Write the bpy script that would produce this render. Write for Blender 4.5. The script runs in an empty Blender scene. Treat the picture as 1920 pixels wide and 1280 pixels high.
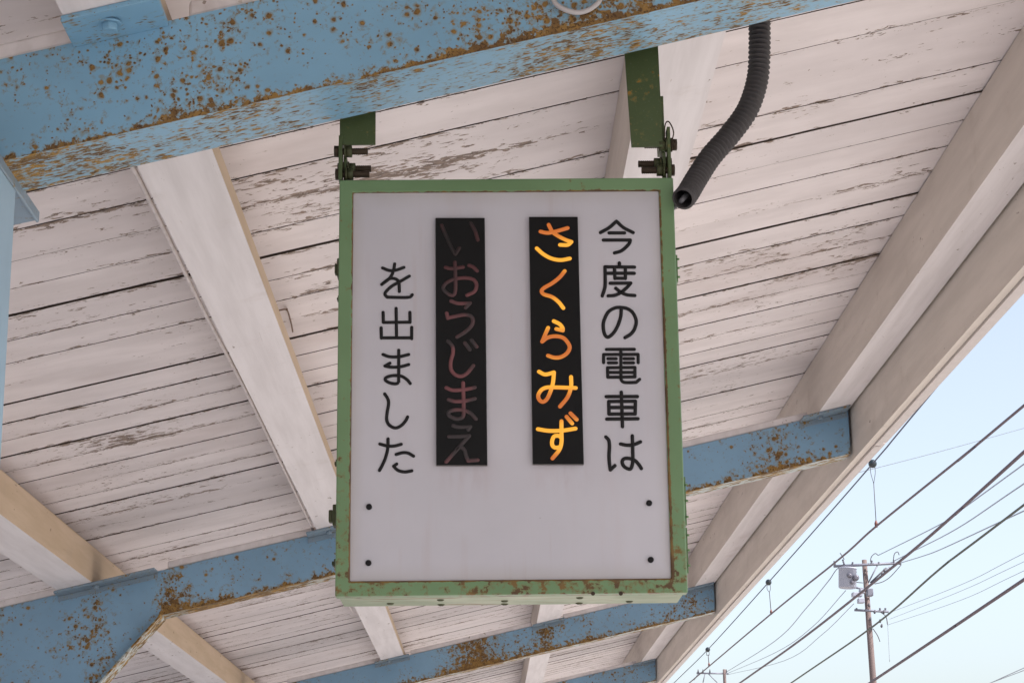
import bpy, bmesh, math, random
from mathutils import Vector, Matrix
random.seed(7)
S = bpy.context.scene
COL = S.collection
rad = math.radians

# ------------------------------------------------------------------ camera
FPX, PIT, YAW, ROL = 3705.5, rad(15.125), rad(0.876), rad(-0.74)
CAMZ = 1.6
fw = Vector((math.sin(YAW)*math.cos(PIT), math.cos(YAW)*math.cos(PIT), math.sin(PIT)))
r0 = Vector((math.cos(YAW), -math.sin(YAW), 0)); u0 = r0.cross(fw)
RR = r0*math.cos(ROL)+u0*math.sin(ROL); UU = u0*math.cos(ROL)-r0*math.sin(ROL)
cam = bpy.data.objects.new('camera', bpy.data.cameras.new('camera')); COL.objects.link(cam)
cam.data.sensor_width = 36; cam.data.lens = FPX*36/1920
cam.data.clip_start = 0.05; cam.data.clip_end = 5000
M = Matrix((RR, UU, -fw)).transposed().to_4x4(); M.translation = (0, 0, CAMZ)
cam.matrix_world = M
S.camera = cam

# ------------------------------------------------------------------ sky, sun, exposure
SUN_EL, SUN_AZ = rad(50), rad(118)          # azimuth clockwise from +Y: the sun stands right and a little behind
W = bpy.data.worlds.new('World'); S.world = W; W.use_nodes = True
wn = W.node_tree; bg = wn.nodes['Background']
sky = wn.nodes.new('ShaderNodeTexSky'); sky.sky_type = 'NISHITA'; sky.sun_disc = False
sky.sun_elevation = SUN_EL; sky.sun_rotation = SUN_AZ
sky.air_density = 1.0; sky.dust_density = 2.5; sky.ozone_density = 1.0
hs_ = wn.nodes.new('ShaderNodeHueSaturation'); hs_.inputs['Saturation'].default_value = .62   # thin bright haze
wn.links.new(sky.outputs[0], hs_.inputs['Color']); wn.links.new(hs_.outputs[0], bg.inputs[0]); bg.inputs[1].default_value = 0.113
sl = bpy.data.lights.new('sun', 'SUN'); sl.energy = 4.0; sl.angle = rad(0.5); sl.color = (1, .965, .92)
so = bpy.data.objects.new('sun', sl); COL.objects.link(so)
sd = Vector((math.sin(SUN_AZ)*math.cos(SUN_EL), math.cos(SUN_AZ)*math.cos(SUN_EL), math.sin(SUN_EL)))
so.rotation_euler = sd.to_track_quat('Z', 'Y').to_euler(); so.location = (6, -3, 9)
S.view_settings.view_transform = 'Standard'; S.view_settings.look = 'None'
S.view_settings.gamma = 1; S.view_settings.exposure = 1.2
S.render.engine = 'CYCLES'
S.cycles.max_bounces = 10; S.cycles.diffuse_bounces = 6

# ------------------------------------------------------------------ measuring helpers (camera rays to real planes)
def ray(px, py): return fw + RR*((px-960)/FPX) - UU*((py-640)/FPX)
C0 = Vector((0, 0, CAMZ))
def at_y(px, py, Y): d = ray(px, py); return C0 + d*(Y/d.y)
def at_x(px, py, X): d = ray(px, py); return C0 + d*(X/d.x)
def at_roof(px, py, h):
    d = ray(px, py); t = (Z0+h)/(d.z-MS*d.x); return C0 + d*t

# ------------------------------------------------------------------ material helper
class Mat:
    def __init__(s, name, rough=.5, spec=.4, metal=0):
        s.m = bpy.data.materials.new(name); s.m.use_nodes = True; s.t = s.m.node_tree
        s.b = s.t.nodes['Principled BSDF']
        s.b.inputs['Roughness'].default_value = rough; s.b.inputs['Metallic'].default_value = metal
        s.b.inputs['Specular IOR Level'].default_value = spec
        s.tc = s.t.nodes.new('ShaderNodeTexCoord'); s.obj = s.tc.outputs['Object']; s.uv = s.tc.outputs['UV']
    def put(s, inp, v):
        if isinstance(v, bpy.types.NodeSocket): s.t.links.new(v, inp)
        elif isinstance(v, (tuple, list)) and len(v) == 3 and inp.type == 'RGBA': inp.default_value = (*v, 1)
        else: inp.default_value = v
    def map(s, vec, sc, loc=(0, 0, 0), rot=(0, 0, 0)):
        n = s.t.nodes.new('ShaderNodeMapping'); s.put(n.inputs[0], vec); n.inputs[1].default_value = loc
        n.inputs[2].default_value = rot; n.inputs[3].default_value = sc; return n.outputs[0]
    def noise(s, vec, scale, detail=3, rough=.55, dist=0):
        n = s.t.nodes.new('ShaderNodeTexNoise'); s.put(n.inputs['Vector'], vec); n.inputs['Scale'].default_value = scale
        n.inputs['Detail'].default_value = detail; n.inputs['Roughness'].default_value = rough
        n.inputs['Distortion'].default_value = dist; return n.outputs[0]
    def voro(s, vec, scale, out='Distance', rnd=1):
        n = s.t.nodes.new('ShaderNodeTexVoronoi'); s.put(n.inputs['Vector'], vec); n.inputs['Scale'].default_value = scale
        n.inputs['Randomness'].default_value = rnd; return n.outputs[out]
    def ma(s, op, a, b=0.0, c=0.0):
        n = s.t.nodes.new('ShaderNodeMath'); n.operation = op
        for i, v in enumerate((a, b, c)): s.put(n.inputs[i], v)
        return n.outputs[0]
    def sm(s, v, lo, hi, a=0.0, b=1.0):
        n = s.t.nodes.new('ShaderNodeMapRange'); n.interpolation_type = 'SMOOTHSTEP'
        for i, q in enumerate((v, lo, hi, a, b)): s.put(n.inputs[i], q)
        return n.outputs[0]
    def mix(s, f, a, b):
        n = s.t.nodes.new('ShaderNodeMix'); n.data_type = 'RGBA'; s.put(n.inputs[0], f); s.put(n.inputs[6], a); s.put(n.inputs[7], b)
        return n.outputs[2]
    def sep(s, vec):
        n = s.t.nodes.new('ShaderNodeSeparateXYZ'); s.put(n.inputs[0], vec); return n.outputs
    def attr(s, name):
        n = s.t.nodes.new('ShaderNodeAttribute'); n.attribute_name = name; return n.outputs['Fac']
    def col(s, c): s.put(s.b.inputs['Base Color'], c); return s
    def rou(s, c): s.put(s.b.inputs['Roughness'], c); return s
    def bump(s, h, st=.3, d=.002):
        n = s.t.nodes.new('ShaderNodeBump'); s.put(n.inputs['Height'], h); n.inputs['Strength'].default_value = st
        n.inputs['Distance'].default_value = d; s.t.links.new(n.outputs[0], s.b.inputs['Normal']); return s

def rusty(name, base, dens=.5, thr=.64, band=.0, stretch=(1, 1, 1), scale=40, seed=0, cluster=.30, rough=.42, orange=0.0, hot=()):
    """aged paint with scattered round rust spots, patches and a rust line along the lower edge (UV v = 0)"""
    m = Mat(name, rough, .35)
    ob = m.map(m.obj, stretch, (seed, seed*1.7, seed*.3))
    wob = m.t.nodes.new('ShaderNodeTexNoise'); m.put(wob.inputs['Vector'], ob); wob.inputs['Scale'].default_value = 70; wob.inputs['Detail'].default_value = 3
    va = m.t.nodes.new('ShaderNodeVectorMath'); va.operation = 'MULTIPLY_ADD'; m.put(va.inputs[0], wob.outputs['Color']); va.inputs[1].default_value = (.010,)*3; m.put(va.inputs[2], ob)
    v = va.outputs[0]
    big = m.noise(m.map(m.obj, (1, 1, 1), (seed*3, 1, 2)), 4.2, 3, .6)
    big2 = m.noise(m.map(m.obj, (1, 1, 1), (seed*5, 4, 2)), 15, 2, .5)
    cl = m.ma('ADD', m.ma('MULTIPLY', m.ma('SUBTRACT', big, .5), 2.6), m.ma('MULTIPLY', m.ma('SUBTRACT', big2, .5), 1.5))
    for hx, hw, hg in hot:      # places along the beam where water has stood
        q = m.ma('DIVIDE', m.ma('SUBTRACT', m.sep(m.obj)[0], hx), hw)
        cl = m.ma('ADD', cl, m.ma('MULTIPLY', m.ma('POWER', 2.718, m.ma('MULTIPLY', m.ma('MULTIPLY', q, q), -1.0)), hg))
    e = 0.0
    if band: e = m.ma('POWER', 2.718, m.ma('MULTIPLY', m.sep(m.uv)[1], -band))
    core = halo = None
    for sc, wgt in ((scale, 1.0), (scale*2.1, .85)):
        n = m.t.nodes.new('ShaderNodeTexVoronoi'); m.put(n.inputs['Vector'], v); n.inputs['Scale'].default_value = sc
        d = n.outputs['Distance']; rc = m.sep(n.outputs['Color'])[0]
        r = m.ma('MULTIPLY', m.ma('SUBTRACT', m.ma('ADD', m.ma('ADD', rc, m.ma('MULTIPLY', cl, .55)), m.ma('MULTIPLY', e, .35)), 1-dens), .62*wgt)
        r = m.ma('MINIMUM', m.ma('MAXIMUM', r, 0.0), .40)
        k1 = m.sm(m.ma('SUBTRACT', d, r), -.10, .0, 1, 0); k2 = m.sm(m.ma('SUBTRACT', d, m.ma('MULTIPLY', r, 1.55)), -.22, .03, 1, 0)
        on = m.sm(r, .02, .07); k1 = m.ma('MULTIPLY', k1, on); k2 = m.ma('MULTIPLY', k2, on)
        core = k1 if core is None else m.ma('MAXIMUM', core, k1); halo = k2 if halo is None else m.ma('MAXIMUM', halo, k2)
    n1 = m.noise(v, scale*1.2, 5, .66, .2)
    val = m.ma('ADD', n1, m.ma('MULTIPLY', cl, cluster*.42))
    if band: val = m.ma('ADD', val, m.ma('MULTIPLY', e, m.ma('MULTIPLY', .58, m.noise(m.map(m.obj, (1, .2, .2)), 7, 3))))
    core = m.ma('MAXIMUM', core, m.sm(val, thr, thr+.06)); halo = m.ma('MAXIMUM', halo, m.sm(val, thr-.10, thr+.03))
    pit = m.ma('MULTIPLY', core, m.sm(m.noise(v, scale*3.4, 3, .6), .50, .62))
    hue = m.noise(v, 24, 3)
    tone = m.noise(m.obj, 2.2, 4, .6)
    b1 = tuple(c*.90 for c in base); b2 = tuple(min(1, c*1.08) for c in base)
    paint = m.mix(m.sm(tone, .3, .7), b1, b2)
    fine = m.noise(m.obj, 260, 2)
    paint = m.mix(m.ma('MULTIPLY', m.sm(fine, .62, .76), .12), paint, (.30, .30, .28))
    haloc = tuple(base[i]*.32+(.215, .165, .05)[i]*.68 for i in range(3))
    corec = m.mix(m.sm(hue, .36, .64), (.135, .066, .013), (.265+orange*.10, .145+orange*.055, .030))
    c = m.mix(m.ma('MULTIPLY', halo, .80), paint, haloc)
    c = m.mix(m.ma('MULTIPLY', core, .93), c, corec); c = m.mix(m.ma('MULTIPLY', pit, .75), c, (.045, .021, .012))
    m.col(c); m.rou(m.ma('ADD', m.ma('MULTIPLY', core, .4), rough))
    m.bump(m.ma('ADD', m.ma('MULTIPLY', core, .8), m.ma('MULTIPLY', m.noise(m.obj, 45, 4), .35)), .35, .0025)
    return m.m

BLUE = (.19, .37, .53)
M_web = rusty('rusty_blue_web', BLUE, .56, .645, 19, scale=58, seed=1.3, hot=((.14, .26, .7), (-.5, .12, .3)))
M_under = rusty('rusty_blue_underside', (.20, .385, .54), .56, .60, 0, stretch=(.55, 1.3, 1), scale=70, seed=4.1, orange=1, hot=((-.85, .22, 1.0), (-.45, .2, .35), (.22, .14, .5), (.55, .1, .4)))
M_web2 = rusty('spotted_blue_web', (.185, .325, .47), .36, .665, 9, scale=36, seed=7.7, cluster=.36, hot=((-1.42, .075, 1.5), (-1.75, .13, .55), (-2.3, .15, .5), (-.10, .20, 1.3), (.42, .12, 1.2), (.75, .12, .5), (1.35, .16, .5)))
M_under2 = rusty('orange_rust_underside', (.36, .42, .44), .55, .50, 0, stretch=(.5, 1.2, 1), scale=30, seed=2.2, orange=1, hot=((-1.1, .35, .9), (.2, .5, .5)))
M_col = rusty('pale_blue_paint', (.30, .44, .56), .10, .80, 0, scale=40, seed=5.5)
M_cleat_near = rusty('blue_cleat_paint', BLUE, .40, .67, 0, stretch=(.6, 1.3, 1), scale=60, seed=11)
M_cleat = rusty('dull_blue_steel', (.19, .26, .33), .32, .64, 0, scale=60, seed=9.5)
M_green = rusty('green_sign_paint', (.125, .215, .095), .24, .68, 0, scale=70, seed=3.3, rough=.4)
M_green_dk = rusty('dark_green_paint', (.062, .086, .034), .30, .69, 0, scale=60, seed=6.1)
def plainm(name, c, rough=.5, spec=.4, metal=0, var=.15, sc=20):
    m = Mat(name, rough, spec, metal)
    m.col(m.mix(m.noise(m.obj, sc, 4), tuple(q*(1-var) for q in c), tuple(min(1, q*(1+var)) for q in c))); return m.m

def board_mat():
    m = Mat('peeling_white_paint', .62, .25)
    uv = m.sep(m.uv); v = uv[1]; rnd = m.attr('rnd')
    edge = m.ma('MINIMUM', v, m.ma('SUBTRACT', 1.0, v))           # 0 at a seam, .5 in the middle
    near = m.sm(edge, 0.0, .22, 1.0, 0.0)
    p = m.map(m.obj, (1, 1, 1))
    clus = m.noise(m.map(m.obj, (.8, 1.6, 1)), 1.55, 4, .6)
    g = m.noise(m.map(m.obj, (17, 42, 20)), 1.0, 5, .66, .8)
    g2 = m.noise(m.map(m.obj, (40, 100, 40)), 1.0, 3, .6, .3)
    far = m.sm(m.sep(m.obj)[1], 5.5, 11.0, 0, .02)
    val = m.ma('ADD', g, m.ma('MULTIPLY', m.ma('SUBTRACT', clus, .5), .78))
    val = m.ma('ADD', val, m.ma('MULTIPLY', m.ma('SUBTRACT', g2, .5), .25))
    val = m.ma('ADD', val, m.ma('MULTIPLY', near, .12))
    val = m.ma('ADD', val, m.ma('MULTIPLY', m.ma('SUBTRACT', rnd, .5), .10))
    val = m.ma('ADD', val, far)
    fl = m.noise(m.map(m.obj, (34, 60, 30), (4, 2, 7)), 1.0, 3, .62, .8)       # small single flakes
    fm = m.noise(m.map(m.obj, (1.3, 2.2, 1), (9, 3, 1)), 1.6, 3, .6)
    fv = m.ma('ADD', m.ma('ADD', fl, m.ma('MULTIPLY', m.ma('SUBTRACT', fm, .5), .5)), m.ma('MULTIPLY', near, .06))
    chip = m.ma('MAXIMUM', m.sm(val, .706, .718), m.sm(fv, .728, .740)); rim = m.ma('MAXIMUM', m.sm(val, .674, .706), m.sm(fv, .69, .728))
    hair = m.sm(m.noise(m.map(m.obj, (3.5, 150, 60)), 1.0, 4, .6), .68, .74)
    soft = m.noise(m.map(m.obj, (1.4, 4, 3)), 1.6, 4, .6)
    white = m.mix(m.sm(soft, .3, .7), (.63, .578, .582), (.755, .70, .708))
    white = m.mix(m.ma('MULTIPLY', rnd, .4), white, (.60, .555, .57))
    stain = m.sm(m.noise(m.map(m.obj, (1, 1.4, 1), (3, 8, 1)), .9, 3), .55, .75)
    white = m.mix(m.ma('MULTIPLY', stain, .42), white, (.44, .36, .345))
    white = m.mix(m.ma('MULTIPLY', rim, .25), white, (.48, .42, .38))
    white = m.mix(m.ma('MULTIPLY', hair, .10), white, (.36, .30, .27))
    wood = m.mix(m.sm(g2, .35, .65), (.075, .046, .030), (.235, .165, .12))
    m.col(m.mix(m.ma('MULTIPLY', chip, .9), white, wood))
    m.bump(m.ma('ADD', m.ma('MULTIPLY', m.ma('SUBTRACT', 1.0, chip), .9), m.ma('MULTIPLY', m.noise(m.map(m.obj, (4, 70, 30)), 1.0, 4), .5)), .45, .003)
    return m.m
M_board = board_mat()
def purlin_mat(name, c1, c2):
    m = Mat(name, .6, .25)
    s1 = m.noise(m.map(m.obj, (14, .9, 10)), 1.6, 4, .6)
    c = m.mix(m.sm(s1, .3, .7), c1, c2)
    scr = m.sm(m.noise(m.map(m.obj, (60, 9, 40)), 1, 4, .65), .70, .74)
    c = m.mix(m.ma('MULTIPLY', scr, .45), c, (.30, .22, .17))
    crk = m.sm(m.noise(m.map(m.obj, (70, 1.5, 50)), 1, 4, .7), .69, .73)
    c = m.mix(m.ma('MULTIPLY', crk, .40), c, (.20, .14, .10))
    flk = m.sm(m.ma('ADD', m.noise(m.map(m.obj, (40, 16, 40)), 1, 4, .6), m.ma('MULTIPLY', m.ma('SUBTRACT', m.noise(m.obj, 2.3, 2), .5), .4)), .72, .735)
    c = m.mix(m.ma('MULTIPLY', flk, .75), c, (.15, .10, .07))
    dirt = m.sm(m.noise(m.obj, 4.5, 5, .65), .56, .74)
    c = m.mix(m.ma('MULTIPLY', dirt, .22), c, (.36, .29, .24))
    m.col(c); m.bump(m.noise(m.map(m.obj, (40, 5, 30)), 1, 4), .25, .002); return m.m
M_pwhite = purlin_mat('purlin_white', (.60, .565, .575), (.69, .655, .67))
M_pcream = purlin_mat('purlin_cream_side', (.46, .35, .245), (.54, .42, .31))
M_fascia = purlin_mat('fascia_cream', (.55, .495, .45), (.63, .57, .52))
M_trim = plainm('trim_metal', (.52, .47, .455), .42, .5)
M_dark = plainm('roof_sheet_dark', (.035, .027, .022), .9, .1)
M_iron = plainm('rusty_bolt', (.042, .028, .018), .75, .3, 0, .5, 90)
M_bgreen = plainm('olive_bolt', (.055, .06, .028), .6, .3, 0, .5, 90)
M_black = plainm('black_letter', (.010, .009, .010), .5, .2)
M_strip = plainm('black_strip', (.006, .006, .0065), .42, .16)
M_edge = plainm('strip_edge', (.16, .145, .14), .4)
M_rubber = plainm('black_conduit', (.058, .053, .055), .6, .3, 0, .3, 60)
M_cable = plainm('grey_cable', (.42, .40, .41), .5)
M_wcable = plainm('white_cable', (.55, .50, .50), .6, .3, 0, .35, 30)
def panel_mat():
    m = Mat('milky_acrylic', .32, .45)
    n = m.noise(m.obj, 3.0, 4); c = m.mix(m.sm(n, .3, .7), (.44, .425, .465), (.485, .468, .51))
    x, y, z = m.sep(m.obj)
    st = m.sm(m.noise(m.map(m.obj, (30, 1, 3)), 1, 4), .56, .72)
    c = m.mix(m.ma('MULTIPLY', st, .07), c, (.40, .28, .26))
    dots = m.sm(m.noise(m.obj, 120, 2), .80, .83); c = m.mix(m.ma('MULTIPLY', dots, .5), c, (.2, .16, .14))
    ed = m.ma('MAXIMUM', m.ma('ABSOLUTE', m.ma('DIVIDE', m.ma('SUBTRACT', x, SXC), .298)), m.ma('ABSOLUTE', m.ma('DIVIDE', m.ma('SUBTRACT', z, SZC), .378)))
    gr = m.ma('MULTIPLY', m.sm(ed, .90, 1.0), m.noise(m.map(m.obj, (9, 1, 9)), 1.0, 4))        # grime gathered along the frame
    c = m.mix(m.ma('MULTIPLY', gr, .45), c, (.30, .26, .20))
    run = m.ma('MULTIPLY', m.sm(m.noise(m.map(m.obj, (55, 1, 2.2), (2, 0, 1)), 1.0, 3), .56, .70), m.sm(m.noise(m.obj, 5, 2), .48, .62))
    c = m.mix(m.ma('MULTIPLY', run, .13), c, (.36, .24, .22))
    for cx in (-.035, .147):
        gx = m.ma('DIVIDE', m.ma('SUBTRACT', x, cx), .045); gz = m.ma('DIVIDE', m.ma('SUBTRACT', z, 2.328), .035)
        q = m.ma('POWER', 2.718, m.ma('MULTIPLY', m.ma('ADD', m.ma('MULTIPLY', gx, gx), m.ma('MULTIPLY', gz, gz)), -1.0))
        c = m.mix(m.ma('MULTIPLY', q, m.sm(m.noise(m.map(m.obj, (50, 1, 14)), 1, 4), .3, .7, 0, .38)), c, (.34, .24, .25))
    m.col(c); m.rou(m.ma('MULTIPLY_ADD', m.noise(m.obj, 14, 4), .3, .2)); return m.m
SXC, SZC = .049, 1.6+.5003+.405
M_panel = panel_mat()
def lamp_mat(zpk, per):
    m = Mat('glowing_orange', .4)
    x, y, z = m.sep(m.obj)
    w = m.ma('MULTIPLY_ADD', m.ma('COSINE', m.ma('MULTIPLY', m.ma('SUBTRACT', z, zpk), 2*math.pi/per)), .5, .5)
    w = m.ma('ADD', w, m.ma('MULTIPLY', m.ma('SUBTRACT', m.noise(m.obj, 26, 2), .5), .6))
    w = m.sm(w, .12, .72)
    m.col((.05, .02, .01)); m.put(m.b.inputs['Emission Color'], m.mix(w, (.80, .20, .030), (1.0, .44, .035)))
    m.put(m.b.inputs['Emission Strength'], m.ma('MULTIPLY_ADD', w, .14, .31)); return m.m
def dim_mat():
    m = Mat('unlit_letter', .5, .15)
    a = m.sm(m.noise(m.map(m.obj, (1, 1, 1), (5, 0, 3)), 13, 2), .42, .64)  # pinkish mottle painted in for faint light coming through the letters
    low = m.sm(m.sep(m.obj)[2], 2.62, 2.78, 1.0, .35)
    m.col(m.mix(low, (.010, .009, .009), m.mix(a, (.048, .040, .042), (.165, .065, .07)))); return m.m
M_dim = dim_mat()

# ------------------------------------------------------------------ mesh helpers
class MB:
    def __init__(s): s.v = []; s.f = []; s.uv = []; s.mi = []; s.at = []; s.sm = []
    def face(s, idx, uv=None, mi=0, a=0.0, smooth=False):
        s.f.append(idx); s.uv.append(uv or [(0, 1)]*len(idx)); s.mi.append(mi); s.at.append(a); s.sm.append(smooth)
    def hexa(s, p, mi=0, uvs=None, mis=None):
        """8 points: bottom ring 0-3, top ring 4-7 (ccw from above); faces: bottom, top, -y, +x, +y, -x"""
        b = len(s.v); s.v += [tuple(q) for q in p]
        F = [(3, 2, 1, 0), (4, 5, 6, 7), (0, 1, 5, 4), (1, 2, 6, 5), (2, 3, 7, 6), (3, 0, 4, 7)]
        for k, f in enumerate(F):
            u = [(0, 0), (1, 0), (1, 1), (0, 1)] if k > 1 else [(0, 1)]*4
            s.face(tuple(b+i for i in f), u, (mis[k] if mis else mi))
    def box(s, x0, x1, y0, y1, z0, z1, mi=0, tf=None, mis=None):
        p = [(x0, y0, z0), (x1, y0, z0), (x1, y1, z0), (x0, y1, z0), (x0, y0, z1), (x1, y0, z1), (x1, y1, z1), (x0, y1, z1)]
        if tf: p = [tf(*q) for q in p]
        s.hexa(p, mi, None, mis)
    def tube(s, pts, r, n=10, mi=0, caps=True, flat=None, round_cap=False):
        pts = [Vector(p) for p in pts]; m = len(pts); rs = r if isinstance(r, (list, tuple)) else [r]*m
        T = []
        for i in range(m):
            a = pts[max(i-1, 0)]; b = pts[min(i+1, m-1)]; T.append((b-a).normalized())
        if flat is not None: N = [T[i].cross(flat).normalized() for i in range(m)]; B = [Vector(flat)]*m; 
        else:
            ref = Vector((0, 0, 1)) if abs(T[0].z) < .9 else Vector((1, 0, 0))
            n0 = T[0].cross(ref).normalized(); N = [n0]
            for i in range(1, m):
                q = N[-1]-T[i]*N[-1].dot(T[i]); N.append(q.normalized())
            B = [T[i].cross(N[i]) for i in range(m)]
        P, R, Q = list(pts), list(rs), list(zip(N, B))
        if round_cap:
            for end in (0, 1):
                base = pts[0] if end == 0 else pts[-1]; t = -T[0] if end == 0 else T[-1]; rr = rs[0] if end == 0 else rs[-1]
                q = Q[0] if end == 0 else Q[-1]; add = []
                for k in (1, 2, 3):
                    a = k*math.pi/2/3.15; add.append((base+t*rr*math.sin(a), rr*math.cos(a), q))
                if end == 0:
                    add.reverse(); P = [a[0] for a in add]+P; R = [a[1] for a in add]+R; Q = [a[2] for a in add]+Q
                else: P = P+[a[0] for a in add]; R = R+[a[1] for a in add]; Q = Q+[a[2] for a in add]
        b = len(s.v); fl = .5 if flat is not None else 1
        for i, p in enumerate(P):
            for k in range(n):
                a = 2*math.pi*k/n
                s.v.append(tuple(p + Q[i][0]*(R[i]*math.cos(a)) + Q[i][1]*(R[i]*fl*math.sin(a))))
        for i in range(len(P)-1):
            for k in range(n):
                k2 = (k+1) % n
                s.face((b+i*n+k, b+i*n+k2, b+(i+1)*n+k2, b+(i+1)*n+k), None, mi, 0, True)
        if caps:
            s.face(tuple(b+k for k in range(n))[::-1], None, mi); e = b+(len(P)-1)*n
            s.face(tuple(e+k for k in range(n)), None, mi)
    def cyl(s, a, b, r, n=6, mi=0, r2=None): s.tube([a, b], [r, r if r2 is None else r2], n, mi)
    def sphere(s, c, r, n=14, mi=0):
        c = Vector(c); k = 9
        s.tube([c+Vector((0, 0, -r*math.cos(math.pi*i/k))) for i in range(k+1)], [max(r*math.sin(math.pi*i/k), r*.02) for i in range(k+1)], n, mi)
    def build(s, name, mats, parent=None, origin=None, bevel=0):
        me = bpy.data.meshes.new(name); me.from_pydata(s.v, [], s.f); me.update()
        u = me.uv_layers.new(name='UVMap'); li = 0
        at = me.attributes.new('rnd', 'FLOAT', 'FACE')
        for i, p in enumerate(me.polygons):
            p.material_index = s.mi[i]; p.use_smooth = s.sm[i]; at.data[i].value = s.at[i]
            for q in s.uv[i]: u.data[li].uv = q; li += 1
        bm = bmesh.new(); bm.from_mesh(me); bmesh.ops.recalc_face_normals(bm, faces=bm.faces); bm.to_mesh(me); bm.free()
        for mt in (mats if isinstance(mats, (list, tuple)) else [mats]): me.materials.append(mt)
        o = bpy.data.objects.new(name, me); COL.objects.link(o)
        if bevel:
            bv = o.modifiers.new('bevel', 'BEVEL'); bv.width = bevel; bv.segments = 2; bv.limit_method = 'ANGLE'; bv.angle_limit = rad(40)
        if parent: o.parent = parent; o.matrix_parent_inverse = Matrix.Translation(-parent.location)
        elif origin is not None:
            me.transform(Matrix.Translation(-Vector(origin))); o.location = origin
        return o
def tag(o, label=None, cat=None, group=None, kind=None):
    for k, v in (('label', label), ('category', cat), ('group', group), ('kind', kind)):
        if v: o[k] = v
    return o
def empty(name, loc, label, cat, group=None):
    o = bpy.data.objects.new(name, None); COL.objects.link(o); o.location = loc; o.empty_display_size = .1
    return tag(o, label, cat, group)
def spline(pts, sub=6):
    pts = [Vector(p) for p in pts]
    if len(pts) < 3:
        return [pts[0].lerp(pts[1], t/2) for t in range(3)]
    q = [pts[0]*2-pts[1]]+pts+[pts[-1]*2-pts[-2]]; out = []
    for i in range(1, len(q)-2):
        a, b, c, d = q[i-1], q[i], q[i+1], q[i+2]
        for k in range(sub):
            t = k/sub
            out.append(.5*((2*b)+(c-a)*t+(2*a-5*b+4*c-d)*t*t+(3*b-a-3*c+d)*t**3))
    out.append(pts[-1]); return out

# ------------------------------------------------------------------ ground, track bed, platform
def ground_mat(name, c1, c2, sc):
    m = Mat(name, .9, .2); n = m.noise(m.obj, sc, 6, .65); m.col(m.mix(m.sm(n, .3, .7), c1, c2)); m.bump(n, .4, .01); return m.m
g = MB(); g.box(-1500, 1500, -1500, 1500, -1.5, -1.2); tag(g.build('ground', ground_mat('ballast_ground', (.25, .23, .215), (.37, .34, .31), 9), origin=(0, 0, -1.2)), kind='structure')
g = MB(); g.box(-6.5, 2.3, -30, 90, -1.196, 0); tag(g.build('platform', ground_mat('platform_concrete', (.36, .34, .33), (.45, .425, .41), 3), origin=(0, 0, 0)), kind='structure')

# ------------------------------------------------------------------ the platform canopy
Z0, MS, SK = 1.4696, .2162, -.0542           # beam underside above the camera, roof slope, skew of the rafters
HB, HC = .2044, .4719                        # beam depth, ceiling above beam underside
BY = [3.3824, 8.8566, 14.4013, 19.6019, 25.15, 30.75, 36.3]
def rf(x, y, h): return (x, y+SK*x, CAMZ+Z0+MS*x+h)      # roof space: across, along, above the beam underside
canopy = empty('platform_canopy', (-2.35, 3.4366, 0), 'wooden station platform roof with peeling white boards on rusty light blue steel beams', 'canopy')
XL, XR = -3.2, 1.672
def part(o, label=None):
    if label: o['label'] = label
    return o
# ceiling boards, one mesh of planks with open seams
mb = MB(); y = -5.0; pitch = .2309; ph = 5.089+.0542*1.5
CY0 = -4.0   # the canopy begins just behind the viewer
k0 = math.floor((CY0-ph)/pitch)
xs = [XL+(XR+.0-XL)*i/64 for i in range(65)]
for k in range(k0, int((41-ph)/pitch)):
    ya, yb = ph+k*pitch, ph+(k+1)*pitch
    g0, g1 = [random.choice((.0014, .0020, .0027, .0034, .0046)) for _ in range(2)]
    dz = random.uniform(-.002, .002); ti = random.uniform(-.003, .003); rn = random.random()
    rx = random.uniform(0, 50)
    b = len(mb.v)
    for i, x in enumerate(xs):
        w0 = .0022*math.sin(x*1.7+rx)+random.uniform(-.0009, .0012); w1 = .0022*math.sin(x*1.3+rx*2)+random.uniform(-.0009, .0012)
        a0 = max(ya+g0+w0, ya+.0004); a1 = min(yb-g1-w1, yb-.0004)
        for (yy, hh) in ((a0, HC+dz), (a1, HC+dz+ti), (a1, HC+dz+.018), (a0, HC+dz+.018)): mb.v.append(rf(x, yy, hh))
    for i in range(64):
        q = b+4*i; r_ = q+4; X0, X1 = xs[i], xs[i+1]
        mb.face((q, r_, r_+1, q+1), [(X0, 0), (X1, 0), (X1, 1), (X0, 1)], 0, rn)
        for e0, e1 in ((1, 2), (2, 3), (3, 0)): mb.face((q+e0, r_+e0, r_+e1, q+e1), [(X0, 0)]*4, 1, rn)
part(mb.build('ceiling_boards', [M_board, plainm('seam_wood', (.05, .036, .03), .9)], canopy), 'white boards with flaking paint and dark seams')
mb = MB(); mb.box(XL-.3, XR+.12, CY0, 41, HC+.05, HC+.08, 0, rf); mb.build('roof_sheet', M_dark, canopy)
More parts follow.
